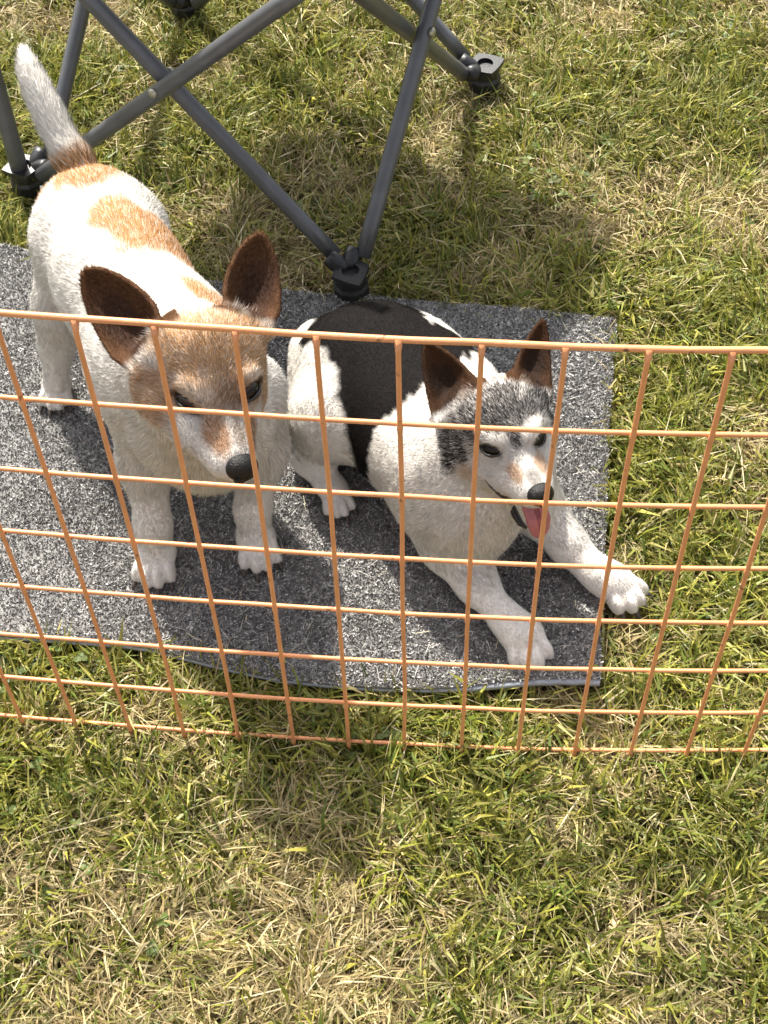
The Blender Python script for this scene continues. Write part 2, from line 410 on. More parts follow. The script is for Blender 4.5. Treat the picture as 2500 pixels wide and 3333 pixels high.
# ------------------------------------------------------------------ folding chair
def make_chair():
    MT = mat_plain('grey_tube', (.115, .118, .125), .36, metal=.3, spec=.5, bump=.1, bscale=90, var=.12)
    MB = mat_plain('black_plastic', (.014, .014, .016), .42, bump=.3, bscale=300)
    MR = mat_plain('rivet', (.42, .40, .33), .4, metal=.8)
    MF = mat_plain('grey_canvas', (.07, .075, .085), .9, bump=.5, bscale=900, var=.1)
    MW = mat_plain('white_tape', (.78, .77, .74), .6, bump=.3, bscale=80)
    A, B, Cc, D = [at(*p, z=.02) for p in [(75, 372), (750, 590), (1030, 160), (405, 5)]]
    H = .41
    e = empty('folding_stool', ((A+B+Cc+D)/4*np.array([1, 1, 0]))); tag(e, 'folding camp stool of crossed grey tubes with black plastic feet on the lawn', 'stool')
    up = np.array([0, 0, 1.])
    def leg(a, b, off, name='leg'):
        d = nrmz(b-a); n = nrmz(np.cross(d, up)); p = a+n*off; q_ = b+n*off
        o = keep(tube_obj(name, np.linspace(p, q_, 14), .0102, MT, None, 16), e)
        return o
    pairs = [(A, B), (B, Cc), (Cc, D), (D, A)]
    for a, b in pairs:
        m_ = (a+b)/2; d = nrmz(b-a); n = nrmz(np.cross(d, up))
        sh = d*.022
        lg = (leg(a+sh+up*.012, b-sh+up*H, .0115), leg(b-sh+up*.012, a+sh+up*H, .0115))
        c = m_+up*(H*.5+.012)
        for s in (-1, 1):
            V, F = tube([c+n*s*.020, c+n*s*.0232, c+n*s*.025, c+n*s*.0257], [.0062, .0062, .0045, .0008], 14)
            keep(link('rivet', mesh_np('rivet', V, F), MR), lg[0 if s < 0 else 1])
    post = A+nrmz(A-Cc)*.018
    keep(tube_obj('post', np.linspace(post+up*-.006, post+up*(H+.03), 12), .0115, MT, None, 16), e)
    # feet: ribbed base, plate with a round socket hole, two lugs holding the tubes
    def foot(p, inward, ring=True):
        yaw = math.atan2(inward[1], inward[0]); r_ = Matrix.Rotation(yaw, 4, 'Z')
        bm = bmesh.new()
        prof = [(.0, -.032), (.019, -.032), (.023, -.028), (.023, -.012), (.0205, -.006), (.0205, .010), (.0, .010)]
        seg = 20; rows = []
        for (rr, zz) in prof:
            rows.append([bm.verts.new((rr*(1+.05*(k % 2))*math.cos(2*math.pi*k/seg), rr*(1+.05*(k % 2))*math.sin(2*math.pi*k/seg), zz)) for k in range(seg)] if rr > 0 else [bm.verts.new((0, 0, zz))])
        for i in range(len(prof)-1):
            a_, b_ = rows[i], rows[i+1]
            for k in range(seg):
                k2 = (k+1) % seg
                if len(a_) == 1: bm.faces.new((a_[0], b_[k2], b_[k]))
                elif len(b_) == 1: bm.faces.new((a_[k], a_[k2], b_[0]))
                else: bm.faces.new((a_[k], a_[k2], b_[k2], b_[k]))
        # collar plate with hole: diamond outline
        seg = 28; ro = []; 
        for k in range(seg):
            a_ = 2*math.pi*k/seg; sup = (abs(math.cos(a_))**1.15+abs(math.sin(a_))**1.15)**(-1/1.15)
            ro.append((.030*sup*math.cos(a_), .026*sup*math.sin(a_)))
        ri = [(.0118*math.cos(2*math.pi*k/seg), .0118*math.sin(2*math.pi*k/seg)) for k in range(seg)]
        z0, z1 = .0105, .017
        vo1 = [bm.verts.new((x, y, z1)) for x, y in ro]; vo0 = [bm.verts.new((x*1.03, y*1.03, z0)) for x, y in ro]
        vi1 = [bm.verts.new((x, y, z1)) for x, y in ri]; vi0 = [bm.verts.new((x, y, -.012)) for x, y in ri]
        for k in range(seg):
            k2 = (k+1) % seg
            bm.faces.new((vo1[k], vo1[k2], vi1[k2], vi1[k])); bm.faces.new((vo0[k], vo0[k2], vo1[k2], vo1[k])); bm.faces.new((vi1[k], vi1[k2], vi0[k2], vi0[k]))
            bm.faces.new((vo0[k2], vo0[k], vi0[k], vi0[k2])) if False else None
        bm.faces.new(vi0)
        me = bpy.data.meshes.new('foot'); bm.to_mesh(me); bm.free()
        o = link('foot', me, MB); o.matrix_world = Matrix.Translation(p+up*.002) @ r_ @ Matrix.Diagonal((.95, .95, .8, 1)); keep(o, e)
        o.matrix_parent_inverse = Matrix.Translation(e.location).inverted()
    ctr = (A+B+Cc+D)/4
    for p in (A, B, Cc, D): foot(p-nrmz((ctr-p)*np.array([1, 1, 0]))*.012, ctr-p)
    for (a, b) in pairs:        # lugs gripping each tube end
        d = nrmz(b-a); n = nrmz(np.cross(d, up))
        for q_, s in ((a, 1), (b, -1)):
            c = q_+s*d*.012+up*.012
            V, F = tube(np.linspace(c-s*d*.012-up*.008, c+s*d*.014+up*.006, 5), [.0085, .0112, .0118, .0115, .0108], 12)
            keep(link('lug', mesh_np('lug', V, F), MB), e)
    # canvas seat above the picture (it throws the shadow on the lawn)
    def sheet(name, p00, p10, p11, p01, sag, nrm_, th=.002):
        n = 14; V = []
        for i in range(n):
            for j in range(n):
                u, v = i/(n-1), j/(n-1)
                q_ = (p00*(1-u)+p10*u)*(1-v)+(p01*(1-u)+p11*u)*v-nrm_*sag*(4*u*(1-u))*(.4+.6*4*v*(1-v))
                V.append(q_)
        V = np.array(V); V = np.concatenate([V, V-nrm_*th]); i, j = np.meshgrid(range(n-1), range(n-1), indexing='ij'); k = (i*n+j).ravel()
        f = np.c_[k, k+n, k+n+1, k+1]; keep(link(name, mesh_np(name, V, [f, f[:, ::-1]+n*n]), MF), e)
    o1 = nrmz(B-A); o2 = nrmz(Cc-B)
    a1, b1, c1, d1 = [p+up*(H+.015) for p in (A, B, Cc, D)]
    sheet('seat', a1-o1*.01+o2*.05, b1+o1*.03+o2*.05, c1+o1*.03+o2*.07, d1-o1*.01+o2*.07, .035, up)
    # crumpled white tape around the left front foot
    V = []; ns = 18
    for i in range(ns):
        a_ = -1.2+2.6*i/(ns-1); rr = .0135+.003*math.sin(i*1.9); h_ = .007+.0035*math.sin(i*1.3+1)
        b0 = A+np.array([.012, -.030, .004])
        for zz in (-1, 1): V.append(b0+np.array([rr*math.cos(a_)*1.4, rr*math.sin(a_), zz*h_+.004*math.sin(i*.9)]))
    V = np.array(V); k = np.arange(ns-1)*2
    V = np.concatenate([V, V*1.0+np.array([0, .0006, 0])])
    keep(link('tape', mesh_np('tape', V, [np.c_[k, k+2, k+3, k+1], np.c_[k, k+1, k+3, k+2]+2*ns]), MW), e)
make_chair()

# ------------------------------------------------------------------ implicit-surface modelling for the dogs
class Field:
    def __init__(s, lo, hi, h):
        s.lo = np.asarray(lo, float); s.h = h; s.n = np.ceil((np.asarray(hi)-s.lo)/h).astype(int)+1
        s.V = np.full(s.n, 1.0, np.float32); s.bones = []
    def _box(s, lo, hi):
        a = np.maximum(np.floor((lo-s.lo)/s.h).astype(int), 0); b = np.minimum(np.ceil((hi-s.lo)/s.h).astype(int)+1, s.n)
        if (b <= a).any(): return None
        sl = tuple(slice(a[i], b[i]) for i in range(3))
        ax = [(s.lo[i]+s.h*np.arange(a[i], b[i])).astype(np.float32) for i in range(3)]
        return sl, ax
    def _mix(s, sl, d, k, sub=False):
        v = s.V[sl]
        if sub:
            h = np.maximum(k-np.abs(v+d), 0)/k; s.V[sl] = np.maximum(v, -d)+h*h*k*.25
        else:
            h = np.maximum(k-np.abs(v-d), 0)/k; s.V[sl] = np.minimum(v, d)-h*h*k*.25
    def cone(s, a, b, ra, rb, k=.02, flow=None):
        a = np.asarray(a, float); b = np.asarray(b, float); m_ = max(ra, rb)+k+.012
        r = s._box(np.minimum(a, b)-m_, np.maximum(a, b)+m_)
        if r is None: return
        sl, (X, Y, Z) = r; d = b-a; L2 = d@d+1e-12
        px, py, pz = X[:, None, None]-a[0], Y[None, :, None]-a[1], Z[None, None, :]-a[2]
        t = np.clip((px*d[0]+py*d[1]+pz*d[2])/L2, 0, 1)
        dist = np.sqrt((px-t*d[0])**2+(py-t*d[1])**2+(pz-t*d[2])**2)-(ra+(rb-ra)*t)
        s._mix(sl, dist, k); s.bones.append((a, b, (ra+rb)/2, nrmz(flow) if flow is not None else (nrmz(d) if L2 > 1e-9 else np.array([0, 0, -1.]))))
    def chain(s, pts, rs, k=.02, flow=None):
        for i in range(len(pts)-1): s.cone(pts[i], pts[i+1], rs[i], rs[i+1], k, flow)
    def ell(s, c, ax, r, k=.02, sub=False, flow=None):
        """ax: rows = axes"""
        c = np.asarray(c, float); ax = np.asarray(ax, float); r = np.asarray(r, float); m_ = r.max()+k+.012
        b = s._box(c-m_, c+m_)
        if b is None: return
        sl, (X, Y, Z) = b; px, py, pz = X[:, None, None]-c[0], Y[None, :, None]-c[1], Z[None, None, :]-c[2]
        q = [(px*ax[i][0]+py*ax[i][1]+pz*ax[i][2])/r[i] for i in range(3)]
        k0 = np.sqrt(q[0]**2+q[1]**2+q[2]**2)+1e-6; k1 = np.sqrt((q[0]/r[0])**2+(q[1]/r[1])**2+(q[2]/r[2])**2)+1e-6
        s._mix(sl, k0*(k0-1)/k1, k, sub)
        if flow is not None: s.bones.append((c, c, r.mean(), nrmz(flow)))
    def cloud(s, pts, r, k=.004):
        m_ = r+k+.004; tmp = {}
        lo = pts.min(0)-m_; hi = pts.max(0)+m_; b = s._box(lo, hi)
        sl, ax = b; D = np.full([len(a) for a in ax], 1.0, np.float32)
        o = np.array([a[0] for a in ax]); w = int(math.ceil(m_/s.h))
        for p in pts:
            i = np.round((p-o)/s.h).astype(int); a_ = np.maximum(i-w, 0); b_ = np.minimum(i+w+1, D.shape)
            if (b_ <= a_).any(): continue
            q = tuple(slice(a_[j], b_[j]) for j in range(3))
            dd = np.sqrt((ax[0][q[0]]-p[0])[:, None, None]**2+(ax[1][q[1]]-p[1])[None, :, None]**2+(ax[2][q[2]]-p[2])[None, None, :]**2)-r
            D[q] = np.minimum(D[q], dd)
        s._mix(sl, D, k)
    def sample(s, P):
        q = (np.asarray(P)-s.lo)/s.h; i = np.clip(np.floor(q).astype(int), 0, s.n-2); f = q-i; o = 0
        for a in (0, 1):
            for b in (0, 1):
                for c in (0, 1):
                    w = (f[:, 0] if a else 1-f[:, 0])*(f[:, 1] if b else 1-f[:, 1])*(f[:, 2] if c else 1-f[:, 2])
                    o = o+w*s.V[i[:, 0]+a, i[:, 1]+b, i[:, 2]+c]
        return o
    def hit(s, p, d, maxd=.06):
        d = nrmz(d); T = np.arange(0, maxd, s.h*.25); Q = np.asarray(p)[None]+T[:, None]*d
        v = s.sample(Q); k = np.argmax(v <= 0); return Q[k] if v[k] <= 0 else Q[-1]
    def mesh(s):
        V = s.V; neg = V < 0
        cs = neg[:-1, :-1, :-1].astype(np.int8)
        cnt = sum(neg[a:V.shape[0]-1+a, b:V.shape[1]-1+b, c:V.shape[2]-1+c].astype(np.int8) for a in (0, 1) for b in (0, 1) for c in (0, 1))
        act = (cnt > 0) & (cnt < 8); I = np.argwhere(act); n = len(I); idx = np.full(act.shape, -1, np.int32); idx[act] = np.arange(n)
        acc = np.zeros((n, 3)); num = np.zeros(n)
        cr = [(a, b, c) for a in (0, 1) for b in (0, 1) for c in (0, 1)]
        for p in cr:
            for ax in range(3):
                if p[ax]: continue
                q = list(p); q[ax] = 1
                va = V[I[:, 0]+p[0], I[:, 1]+p[1], I[:, 2]+p[2]]; vb = V[I[:, 0]+q[0], I[:, 1]+q[1], I[:, 2]+q[2]]
                k = (va < 0) != (vb < 0); t = np.where(k, va/np.where(k, va-vb, 1), 0)
                pt = np.tile(np.array(p, float), (n, 1)); pt[:, ax] += t; acc[k] += pt[k]; num[k] += 1
        P = s.lo+s.h*(I+acc/num[:, None]); quads = []
        for ax in range(3):
            u, w = [(1, 2), (2, 0), (0, 1)][ax]
            sh = [slice(None)]*3; sh2 = [slice(None)]*3; sh[ax] = slice(0, -1); sh2[ax] = slice(1, None)
            A = neg[tuple(sh)]; Bn = neg[tuple(sh2)]; E_ = np.argwhere(A != Bn)
            ok = (E_[:, u] > 0) & (E_[:, w] > 0) & (E_[:, u] < V.shape[u]-1) & (E_[:, w] < V.shape[w]-1); E_ = E_[ok]
            inside = A[E_[:, 0], E_[:, 1], E_[:, 2]]
            def c(du, dw):
                q = E_.copy(); q[:, u] -= du; q[:, w] -= dw; return idx[q[:, 0], q[:, 1], q[:, 2]]
            Q = np.c_[c(1, 1), c(0, 1), c(0, 0), c(1, 0)]; Q[~inside] = Q[~inside][:, ::-1]; quads.append(Q)
        return P, np.concatenate(quads)
    def normals(s, P):
        e = s.h*1.2; N = np.stack([s.sample(P+np.eye(3)[i]*e)-s.sample(P-np.eye(3)[i]*e) for i in range(3)], 1)
        return N/(np.linalg.norm(N, axis=1)[:, None]+1e-9)
    def flow(s, P):
        acc = np.zeros_like(P)
        for a, b, r, f in s.bones:
            d = b-a; t = np.clip(((P-a)@d)/(d@d+1e-12), 0, 1); q = P-a-t[:, None]*d
            dist = np.maximum(np.sqrt((q*q).sum(1))-r, 0); acc += np.exp(-dist/.012)[:, None]*f
        return acc/(np.linalg.norm(acc, axis=1)[:, None]+1e-9)

def ear_sheet(base, tip, across, face, W, cup, prof, bend=0.0, nu=25, nv=46):
    """points of a cupped ear: base centre, tip, across direction, opening direction, half width, profile(v)"""
    L = tip-base; out = []
    for v in np.linspace(-.08, 1, nv):
        w = W*prof(max(v, 0))
        for u in np.linspace(-1, 1, nu):
            wi = w*(1-.12*(u < 0)*abs(u)*(1-min(1, max(v, 0)/.4))**1.0)
            out.append(base+L*v+across*u*wi+face*(cup*w*(abs(u)**1.6-1.0)*(1-.35*max(v, 0)))+face*bend*math.sin(math.pi*max(v, 0)))
    return np.array(out)

def blob(P, c, r, soft=.006, nz=None):
    d = np.linalg.norm(P-np.asarray(c), axis=1)
    if nz is not None: d = d+nz
    return sstep(r+soft, r-soft, d)
def eblob(Q, c, r, soft=.15, nz=0):
    """ellipsoid patch in local coordinates"""
    d = np.linalg.norm((Q-np.asarray(c))/np.asarray(r), axis=1)+nz
    return sstep(1+soft, 1-soft, d)
def lerp(C, c, w): return C+(np.asarray(c)-C)*w[:, None]

def hairs(name, F, P0, Q0, N0, colf, lenf, liftf, n, seed, wid=.0005, parent=None, dens=None, jit=.25):
    r = np.random.default_rng(seed)
    tri = np.concatenate([Q0[:, [0, 1, 2]], Q0[:, [0, 2, 3]]]); a, b, c = P0[tri[:, 0]], P0[tri[:, 1]], P0[tri[:, 2]]
    area = np.linalg.norm(np.cross(b-a, c-a), axis=1)
    if dens is not None: area = area*dens((a+b+c)/3)
    k = r.choice(len(tri), n, p=area/area.sum()); u, v = r.random(n), r.random(n); f = u+v > 1; u[f] = 1-u[f]; v[f] = 1-v[f]
    P = a[k]+(b-a)[k]*u[:, None]+(c-a)[k]*v[:, None]
    N = F.normals(P); T = F.flow(P)
    jn = np.stack([noise(P, 35, 70+i)-.5 for i in range(3)], 1)*.7+r.normal(0, jit, (n, 3))
    T = T+jn*.8; T = T-N*(T*N).sum(1)[:, None]; T /= np.linalg.norm(T, axis=1)[:, None]+1e-9
    L = lenf(P)*r.uniform(.6, 1.3, n); lift = np.clip(liftf(P)+r.normal(0, .12, n), .04, 1.3)
    D = T*np.cos(lift)[:, None]+N*np.sin(lift)[:, None]
    S_ = np.cross(D, N); S_ /= np.linalg.norm(S_, axis=1)[:, None]+1e-9
    ro = r.uniform(-.7, .7, n)[:, None]; S_ = S_*np.cos(ro)+np.cross(D, S_)*np.sin(ro)
    w = wid*r.uniform(.7, 1.3, n)[:, None]*np.clip(L/.006, .75, 1.25)[:, None]
    tip = P+D*L[:, None]
    V = np.stack([P-N*.0006-S_*w, P-N*.0006+S_*w, tip], 1).reshape(-1, 3)
    i = np.arange(n)*3
    C = colf(P, r); me = mesh_np(name, V, [np.c_[i, i+1, i+2]], False)
    set_col(me, np.repeat(np.clip(C, 0, 1), 3, 0)); NN = nrm_rows(N+D*.3+r.normal(0, .2, (n, 3))+(np.stack([noise(P, 150, 75+i_) for i_ in range(3)], 1)-.5)*.55); set_vec(me, np.repeat(NN, 3, 0), 'nrm')
    o = keep(link(name, me, M_FUR), parent); o['kind'] = 'stuff'
    return o
def nrm_rows(A): return A/(np.linalg.norm(A, axis=1)[:, None]+1e-9)

M_EYE = mat_plain('eye', (.006, .0045, .004), .22, spec=.28)
M_NOSE = mat_plain('nose_leather', (.005, .0045, .0045), .48, spec=.32, bump=1.0, bscale=650)
M_CLAW = mat_plain('claw', (.045, .032, .025), .35)
M_TONGUE = mat_plain('tongue', (.36, .115, .125), .42, spec=.5, bump=.5, bscale=500, var=.08)
M_TOOTH = mat_plain('tooth', (.78, .72, .55), .35)
M_LID = mat_plain('eyelid', (.018, .013, .011), .5)

def ear_tuft(parent, fields, colr, n, L, seed):
    """loose pale hairs growing out of the front root of each ear"""
    r = np.random.default_rng(seed)
    for bp_, tp, acr, fc, W in fields:
        Lh = nrmz(tp-bp_); u = r.uniform(-.95, .25, n)
        P = bp_+acr*(u*W*.8)[:, None]+fc*(.75*W*(np.abs(u)**1.6-1.0)+.006)[:, None]-Lh*r.uniform(-.002, .012, n)[:, None]+r.normal(0, .0012, (n, 3))
        D = nrm_rows(Lh*.9+fc*.25+acr*(.25+.3*r.random(n))[:, None]*1.0+r.normal(0, .22, (n, 3)))
        S_ = nrm_rows(np.cross(D, CAM_R[2]+r.normal(0, .3, (n, 3)))); w = .00032; ln = (L*r.uniform(.5, 1.2, n))[:, None]
        V = np.stack([P-S_*w, P+S_*w, P+D*ln], 1).reshape(-1, 3); i = np.arange(n)*3
        me = mesh_np('ear_tuft', V, [np.c_[i, i+1, i+2]], False); set_col(me, np.repeat(np.asarray(colr)*r.uniform(.6, 1.1, n)[:, None], 3, 0)); set_vec(me, np.repeat(nrm_rows(fc+D*.3+r.normal(0, .2, (n, 3))), 3, 0), 'nrm')
        o = keep(link('ear_tuft', me, M_FUR), parent); o['kind'] = 'stuff'

class Head:
    def __init__(s, O, F, X):
        s.O = np.asarray(O, float); s.F = nrmz(F); X = np.asarray(X, float); X = X-s.F*(X@s.F); s.X = nrmz(X); s.U = np.cross(s.F, s.X)
        s.ax = np.array([s.X, s.F, s.U])
    def p(s, x, f, u): return s.O+s.X*x+s.F*f+s.U*u
    def loc(s, P): return (P-s.O)@s.ax.T

def small_field_obj(name, fld, mat, parent):
    P, Q = fld.mesh(); return keep(link(name, mesh_np(name, P, [Q]), mat), parent)

def make_nose(H, c, sc, parent):
    p = H.p(*c); f = Field(p-.022*sc, p+.022*sc, .0006)
    f.ell(p, H.ax, np.array([.0125, .0095, .0095])*sc, .003); f.ell(p+H.ax.T@(np.array([0, -.002, .003])*sc), H.ax, np.array([.0112, .009, .0075])*sc, .004)
    f.ell(p+H.ax.T@(np.array([0, .001, -.008])*sc), H.ax, np.array([.004, .007, .006])*sc, .004)
    for s in (-1, 1): f.ell(p+H.ax.T@(np.array([s*.0058, .0088, -.001])*sc), H.ax, np.array([.0026, .0034, .0022])*sc, .0012, sub=True)
    f.ell(p+H.ax.T@(np.array([0, .0098, -.002])*sc), H.ax, np.array([.0006, .002, .008])*sc, .0012, sub=True)
    return small_field_obj('nose', f, M_NOSE, parent)

def eye_spot(H, F, px, py, sc):
    """find the eye's place on the skull, hollow the socket and lay a brow over it"""
    o = at(px, py, D=depth(H.O)-.10); q = F.hit(o, nrmz(o-CAM_C), .2); n = F.normals(q[None])[0]
    a = nrmz(np.cross(H.U, n)); b = np.cross(n, a); ax = np.array([a, n, b])
    F.ell(q+n*.003*sc, ax, np.array([.0105, .0080, .0058])*sc, .007*sc, True)
    F.ell(q+b*.0095*sc-n*.0042*sc, ax, np.array([.0125, .0075, .0050])*sc, .008*sc)
    return q, n, a, b
def make_eye(spot, sc, parent, open_=.45, tilt=.2, sd=1):
    """squinting eye: dark wet ball showing between two lids"""
    q, d, a, b = spot
    a, b = a*math.cos(tilt*sd)+b*math.sin(tilt*sd), b*math.cos(tilt*sd)-a*math.sin(tilt*sd); ax = np.array([a, d, b])
    fe = Field(q-.016, q+.016, .0005); fe.ell(q-d*.0040*sc, ax, np.array([.0092, .0062, .0092*open_+.001])*sc, .002)
    ball = small_field_obj('eye', fe, M_EYE, parent)
    for sg in (1, -1):
        n = 15; pts = []
        for i in range(n):
            t = -1+2*i/(n-1); pts.append(q+a*t*.0108*sc+b*sg*(.0088*open_+.0010)*sc*math.sqrt(max(0, 1-t*t))+d*(.0012-.0040*t*t)*sc)
        rad = np.array([.0007+.0013*(1-abs(-1+2*i/(n-1))) for i in range(n)])*sc*(1.25 if sg > 0 else .9)
        keep(tube_obj('eyelid', pts, rad, M_LID, None, 8), ball)
    return q

CLAW_V, CLAW_F = tube(np.array([[0, -.003, .0], [0, .002, .0005], [0, .0055, -.0015], [0, .0080, -.0045]]), [.0030, .0029, .0019, .0004], 8)
CLAW = mesh_np('claw', CLAW_V, CLAW_F); CLAW.materials.append(M_CLAW)
def paw(F, c, d, w, L, ztop, parent, claws=True, k=.0045, side=None):
    """four toes in front of a pad; c = paw centre on the ground, d = pointing direction"""
    d = nrmz([d[0], d[1], 0]); s = np.array([-d[1], d[0], 0]); up = np.array([0, 0, 1.]); c = np.array([c[0], c[1], 0])
    F.ell(c-d*L*.12+up*ztop*.52, [s, d, up], [w*.46, L*.40, ztop*.52], .012, flow=d)
    for i, t in enumerate((-1.5, -.5, .5, 1.5)):
        fw = L*(.30 if abs(t) < 1 else .17); dir_ = nrmz(d+s*t*.16); tw = w*.145
        tc = c+d*fw+s*t*w*.235+up*ztop*.36
        F.ell(tc, [np.cross(dir_, up), dir_, up], [tw, L*.235, ztop*.40], k, flow=d-up*.4)
        if claws:
            o = link('claw', CLAW); o.scale = (1, 1, 1); tip = tc+dir_*L*.225-up*ztop*.12
            ax = np.array([np.cross(dir_, up), dir_, up]).T; mt_ = Matrix.Identity(4)
            for a in range(3):
                for b in range(3): mt_[a][b] = ax[a][b]
                mt_[a][3] = tip[a]
            o.matrix_world = mt_; o.parent = parent; o.matrix_parent_inverse = Matrix.Translation(parent.location).inverted()

WHITE = np.array([.83, .79, .73]); TAN = np.array([.46, .245, .105]); BROWN = np.array([.17, .078, .034]); BLACK = np.array([.0055, .0042, .0038])

def head_field(F, H, s, open_mouth=False, ck=.036):
    """terrier skull in the head's own frame (x = dog's left, f = forward, u = up); origin between the eyes"""
    ax = H.ax
    def E(c, r, k, sub=False): F.ell(H.p(*(np.array(c)*s)), ax, np.array(r)*s, k*s, sub, flow=None)
    def Cn(a, b, ra, rb, k, flow=None): F.cone(H.p(*(np.array(a)*s)), H.p(*(np.array(b)*s)), ra*s, rb*s, k*s, flow)
    back = -H.F
    E((0, -.036, .000), (.049, .052, .039), .02)
    F.bones.append((H.p(0, -.036*s, 0), H.p(0, .0, .0), .04*s, back+H.U*.2))
    for g in (-1, 1):
        E((g*ck, -.028, -.027), (.028, .036, .028), .02); E((g*.0225, .010, -.026), (.0205, .030, .0200), .016)
        E((g*.021, -.004, .0105), (.015, .015, .0085), .012)
        F.bones.append((H.p(g*.033*s, -.03*s, -.025*s), H.p(g*.033*s, -.028*s, -.025*s), .024*s, back-H.U*.35))
    Cn((0, .000, -.014), (0, .056, -.019), .0285, .0195, .02, back+H.U*.25)
    for g in (-1, 1): E((g*.0120, .042, -.0255), (.0125, .023, .0125), .010)
    if open_mouth:
        Cn((0, -.03, -.042), (0, .032, -.058), .0200, .0120, .010, back)
        E((0, .026, -.0440), (.031, .042, .0052), .004, True)
    else:
        Cn((0, -.03, -.042), (0, .046, -.0355), .019, .0105, .012, back)
        E((0, .050, -.0345), (.022, .022, .0010), .002, True)

def prof_round(v): return max(.10, (max(0, 1-v**2.4))**.62)*(.78+.22*min(1, v/.22))
def prof_point(v): return max(.05, (1-v)**.72*(1+.25*v))

# ------------------------------------------------------------------ dog standing by the fence
def dog_one():
    base = at(300, 1000, 0.0); e = empty('dog', (-.31, .36, 0))
    tag(e, 'white and tan terrier standing on the rug with pricked brown ears and eyes nearly shut', 'dog', 'two terriers behind the fence')
    Ft = nrmz([.38, -.85, -.365]); X0 = np.array([.870, .462, -.173]); U0 = np.cross(Ft, X0); Ft = nrmz(Ft+.01*X0)
    H = Head(at(476, 855, .335), Ft*math.cos(.2)+U0*math.sin(.2), X0*.96-U0*.28); s = 1.0
    F = Field((-.56, .03, -.004), (-.06, .68, .46), .0021)
    hd = nrmz([.546, -.838, 0]); lf = np.array([.838, .546, 0]); up = np.array([0, 0, 1.])
    rump = np.array([-.376, .502, .212]); loin = np.array([-.332, .425, .205]); ribs = np.array([-.268, .325, .196]); chest = np.array([-.228, .264, .188])
    fb = -hd-up*.25
    F.cone(rump, loin, .064, .064, .03, fb); F.cone(loin, ribs, .064, .076, .03, fb); F.cone(ribs, chest, .076, .068, .03, fb)
    F.cone(ribs+up*.035, loin+up*.02, .05, .045, .03, -hd)
    F.cone(chest+hd*.012-up*.012, chest+hd*.026-up*.030, .054, .036, .025, -up)            # breast bone
    occ = H.p(0, -.050, -.012)
    F.cone(occ, chest+up*.045-hd*.02, .046, .066, .04, chest-occ-hd*.03)
    F.cone(H.p(0, -.035, -.035), chest+hd*.025+up*.0, .034, .052, .03, -up+hd*.2)         # throat
    head_field(F, H, s)
    # fore legs
    for pts, rs in (([(-.283, .275, .185), (-.290, .252, .118), (-.284, .212, .055), (-.284, .203, .026)], [.038, .0255, .0165, .0160]),
                    ([(-.180, .300, .180), (-.170, .275, .118), (-.180, .240, .055), (-.179, .228, .026)], [.038, .0250, .0165, .0160])):
        F.chain([np.array(p) for p in pts], rs, .018, -up)
    paw(F, (-.284, .194), (.02, -1), .046, .062, .036, e)
    paw(F, (-.176, .221), (.30, -1), .046, .062, .036, e)
    # hind legs
    hr = [at(163, 540, .195), at(138, 668, .135), at(122, 742, .085), at(122, 820, .035)]
    F.chain(hr, [.045, .030, .0165, .0150], .022, -up)
    hl = [p+lf*(.066 if i == 0 else .09) for i, p in enumerate(hr)]
    F.chain(hl, [.040, .033, .0195, .0175], .025, -up)
    paw(F, at(127, 857, 0.0)[:2], (.12, -1), .038, .056, .030, e)
    pl = at(127, 857, 0.0)+lf*.10; paw(F, pl[:2], (.12, -1), .038, .056, .030, e, claws=False)
    # tail
    tl = [at(170, 366, .256), at(144, 322, .272), at(112, 258, .292), at(86, 205, .308), at(66, 158, .322), at(54, 122, .332)]
    tq = np.linspace(0, 5, 31); F.chain([np.array([np.interp(k_, range(6), [p[i] for p in tl]) for i in range(3)]) for k_ in tq], np.interp(tq, range(6), [.021, .0150, .0140, .0125, .0095, .004]), .005)
    tline = [tl[i]*(1-k_)+tl[i+1]*k_ for i in range(5) for k_ in (0, .2, .4, .6, .8)][2:]+[tl[5]]
    # ears
    fields = []
    for tip_px, bc, in_px, out_px, W, sg in (((183, 588), (318, 752), (352, 690), (283, 808), .030, -1), ((563, 508), (537, 692), (483, 662), (590, 716), .0265, 1)):
        b0 = H.p(sg*.040, -.043, .020); D0 = depth(b0)
        bp_ = at(*bc, D=D0); tp = at(*tip_px, D=D0+.012); acr = nrmz(at(*out_px, D=D0+.006)-at(*in_px, D=D0))
        Lh = nrmz(tp-bp_); acr = nrmz(acr-Lh*(acr@Lh)*.6); fc = nrmz(np.cross(acr, Lh)); fc = fc if fc @ CAM_R[2] < 0 else -fc
        pts = ear_sheet(bp_, tp, acr, fc, W, .75, prof_round, -.006)
        F.cloud(pts, .0026, .010); fields.append((bp_, tp, acr, fc, W))
        F.bones.append((bp_+(tp-bp_)*.25, tp, .002, Lh)); F.bones.append((bp_+(tp-bp_)*.6, tp, .002, Lh))
        F.cone(H.p(sg*.016, -.046, .014), bp_-fc*.014-acr*W*.35-(tp-bp_)*.16, .024, .013, .022, Lh); F.cone(H.p(sg*.028, -.040, .004), bp_-fc*.010-(tp-bp_)*.10, .022, .015, .018, Lh)
    spots = [eye_spot(H, F, 404, 873, 1.25), eye_spot(H, F, 546, 842, 1.25)]; eq = [H.loc(sp[0][None])[0] for sp in spots]
    P, Q = F.mesh(); Nn = F.normals(P)
    # ---- coat pattern
    pat = [(at(262, 474, .270), .037), (at(318, 505, .265), .046), (at(365, 528, .245), .046), (at(300, 535, .265), .030)]
    tailp = [(at(175, 372, .268), .040), (at(122, 400, .240), .036), (at(222, 366, .262), .026)]
    shp = [(at(432, 588, .285), .019), (at(465, 640, .28), .028), (at(500, 655, .27), .030)]
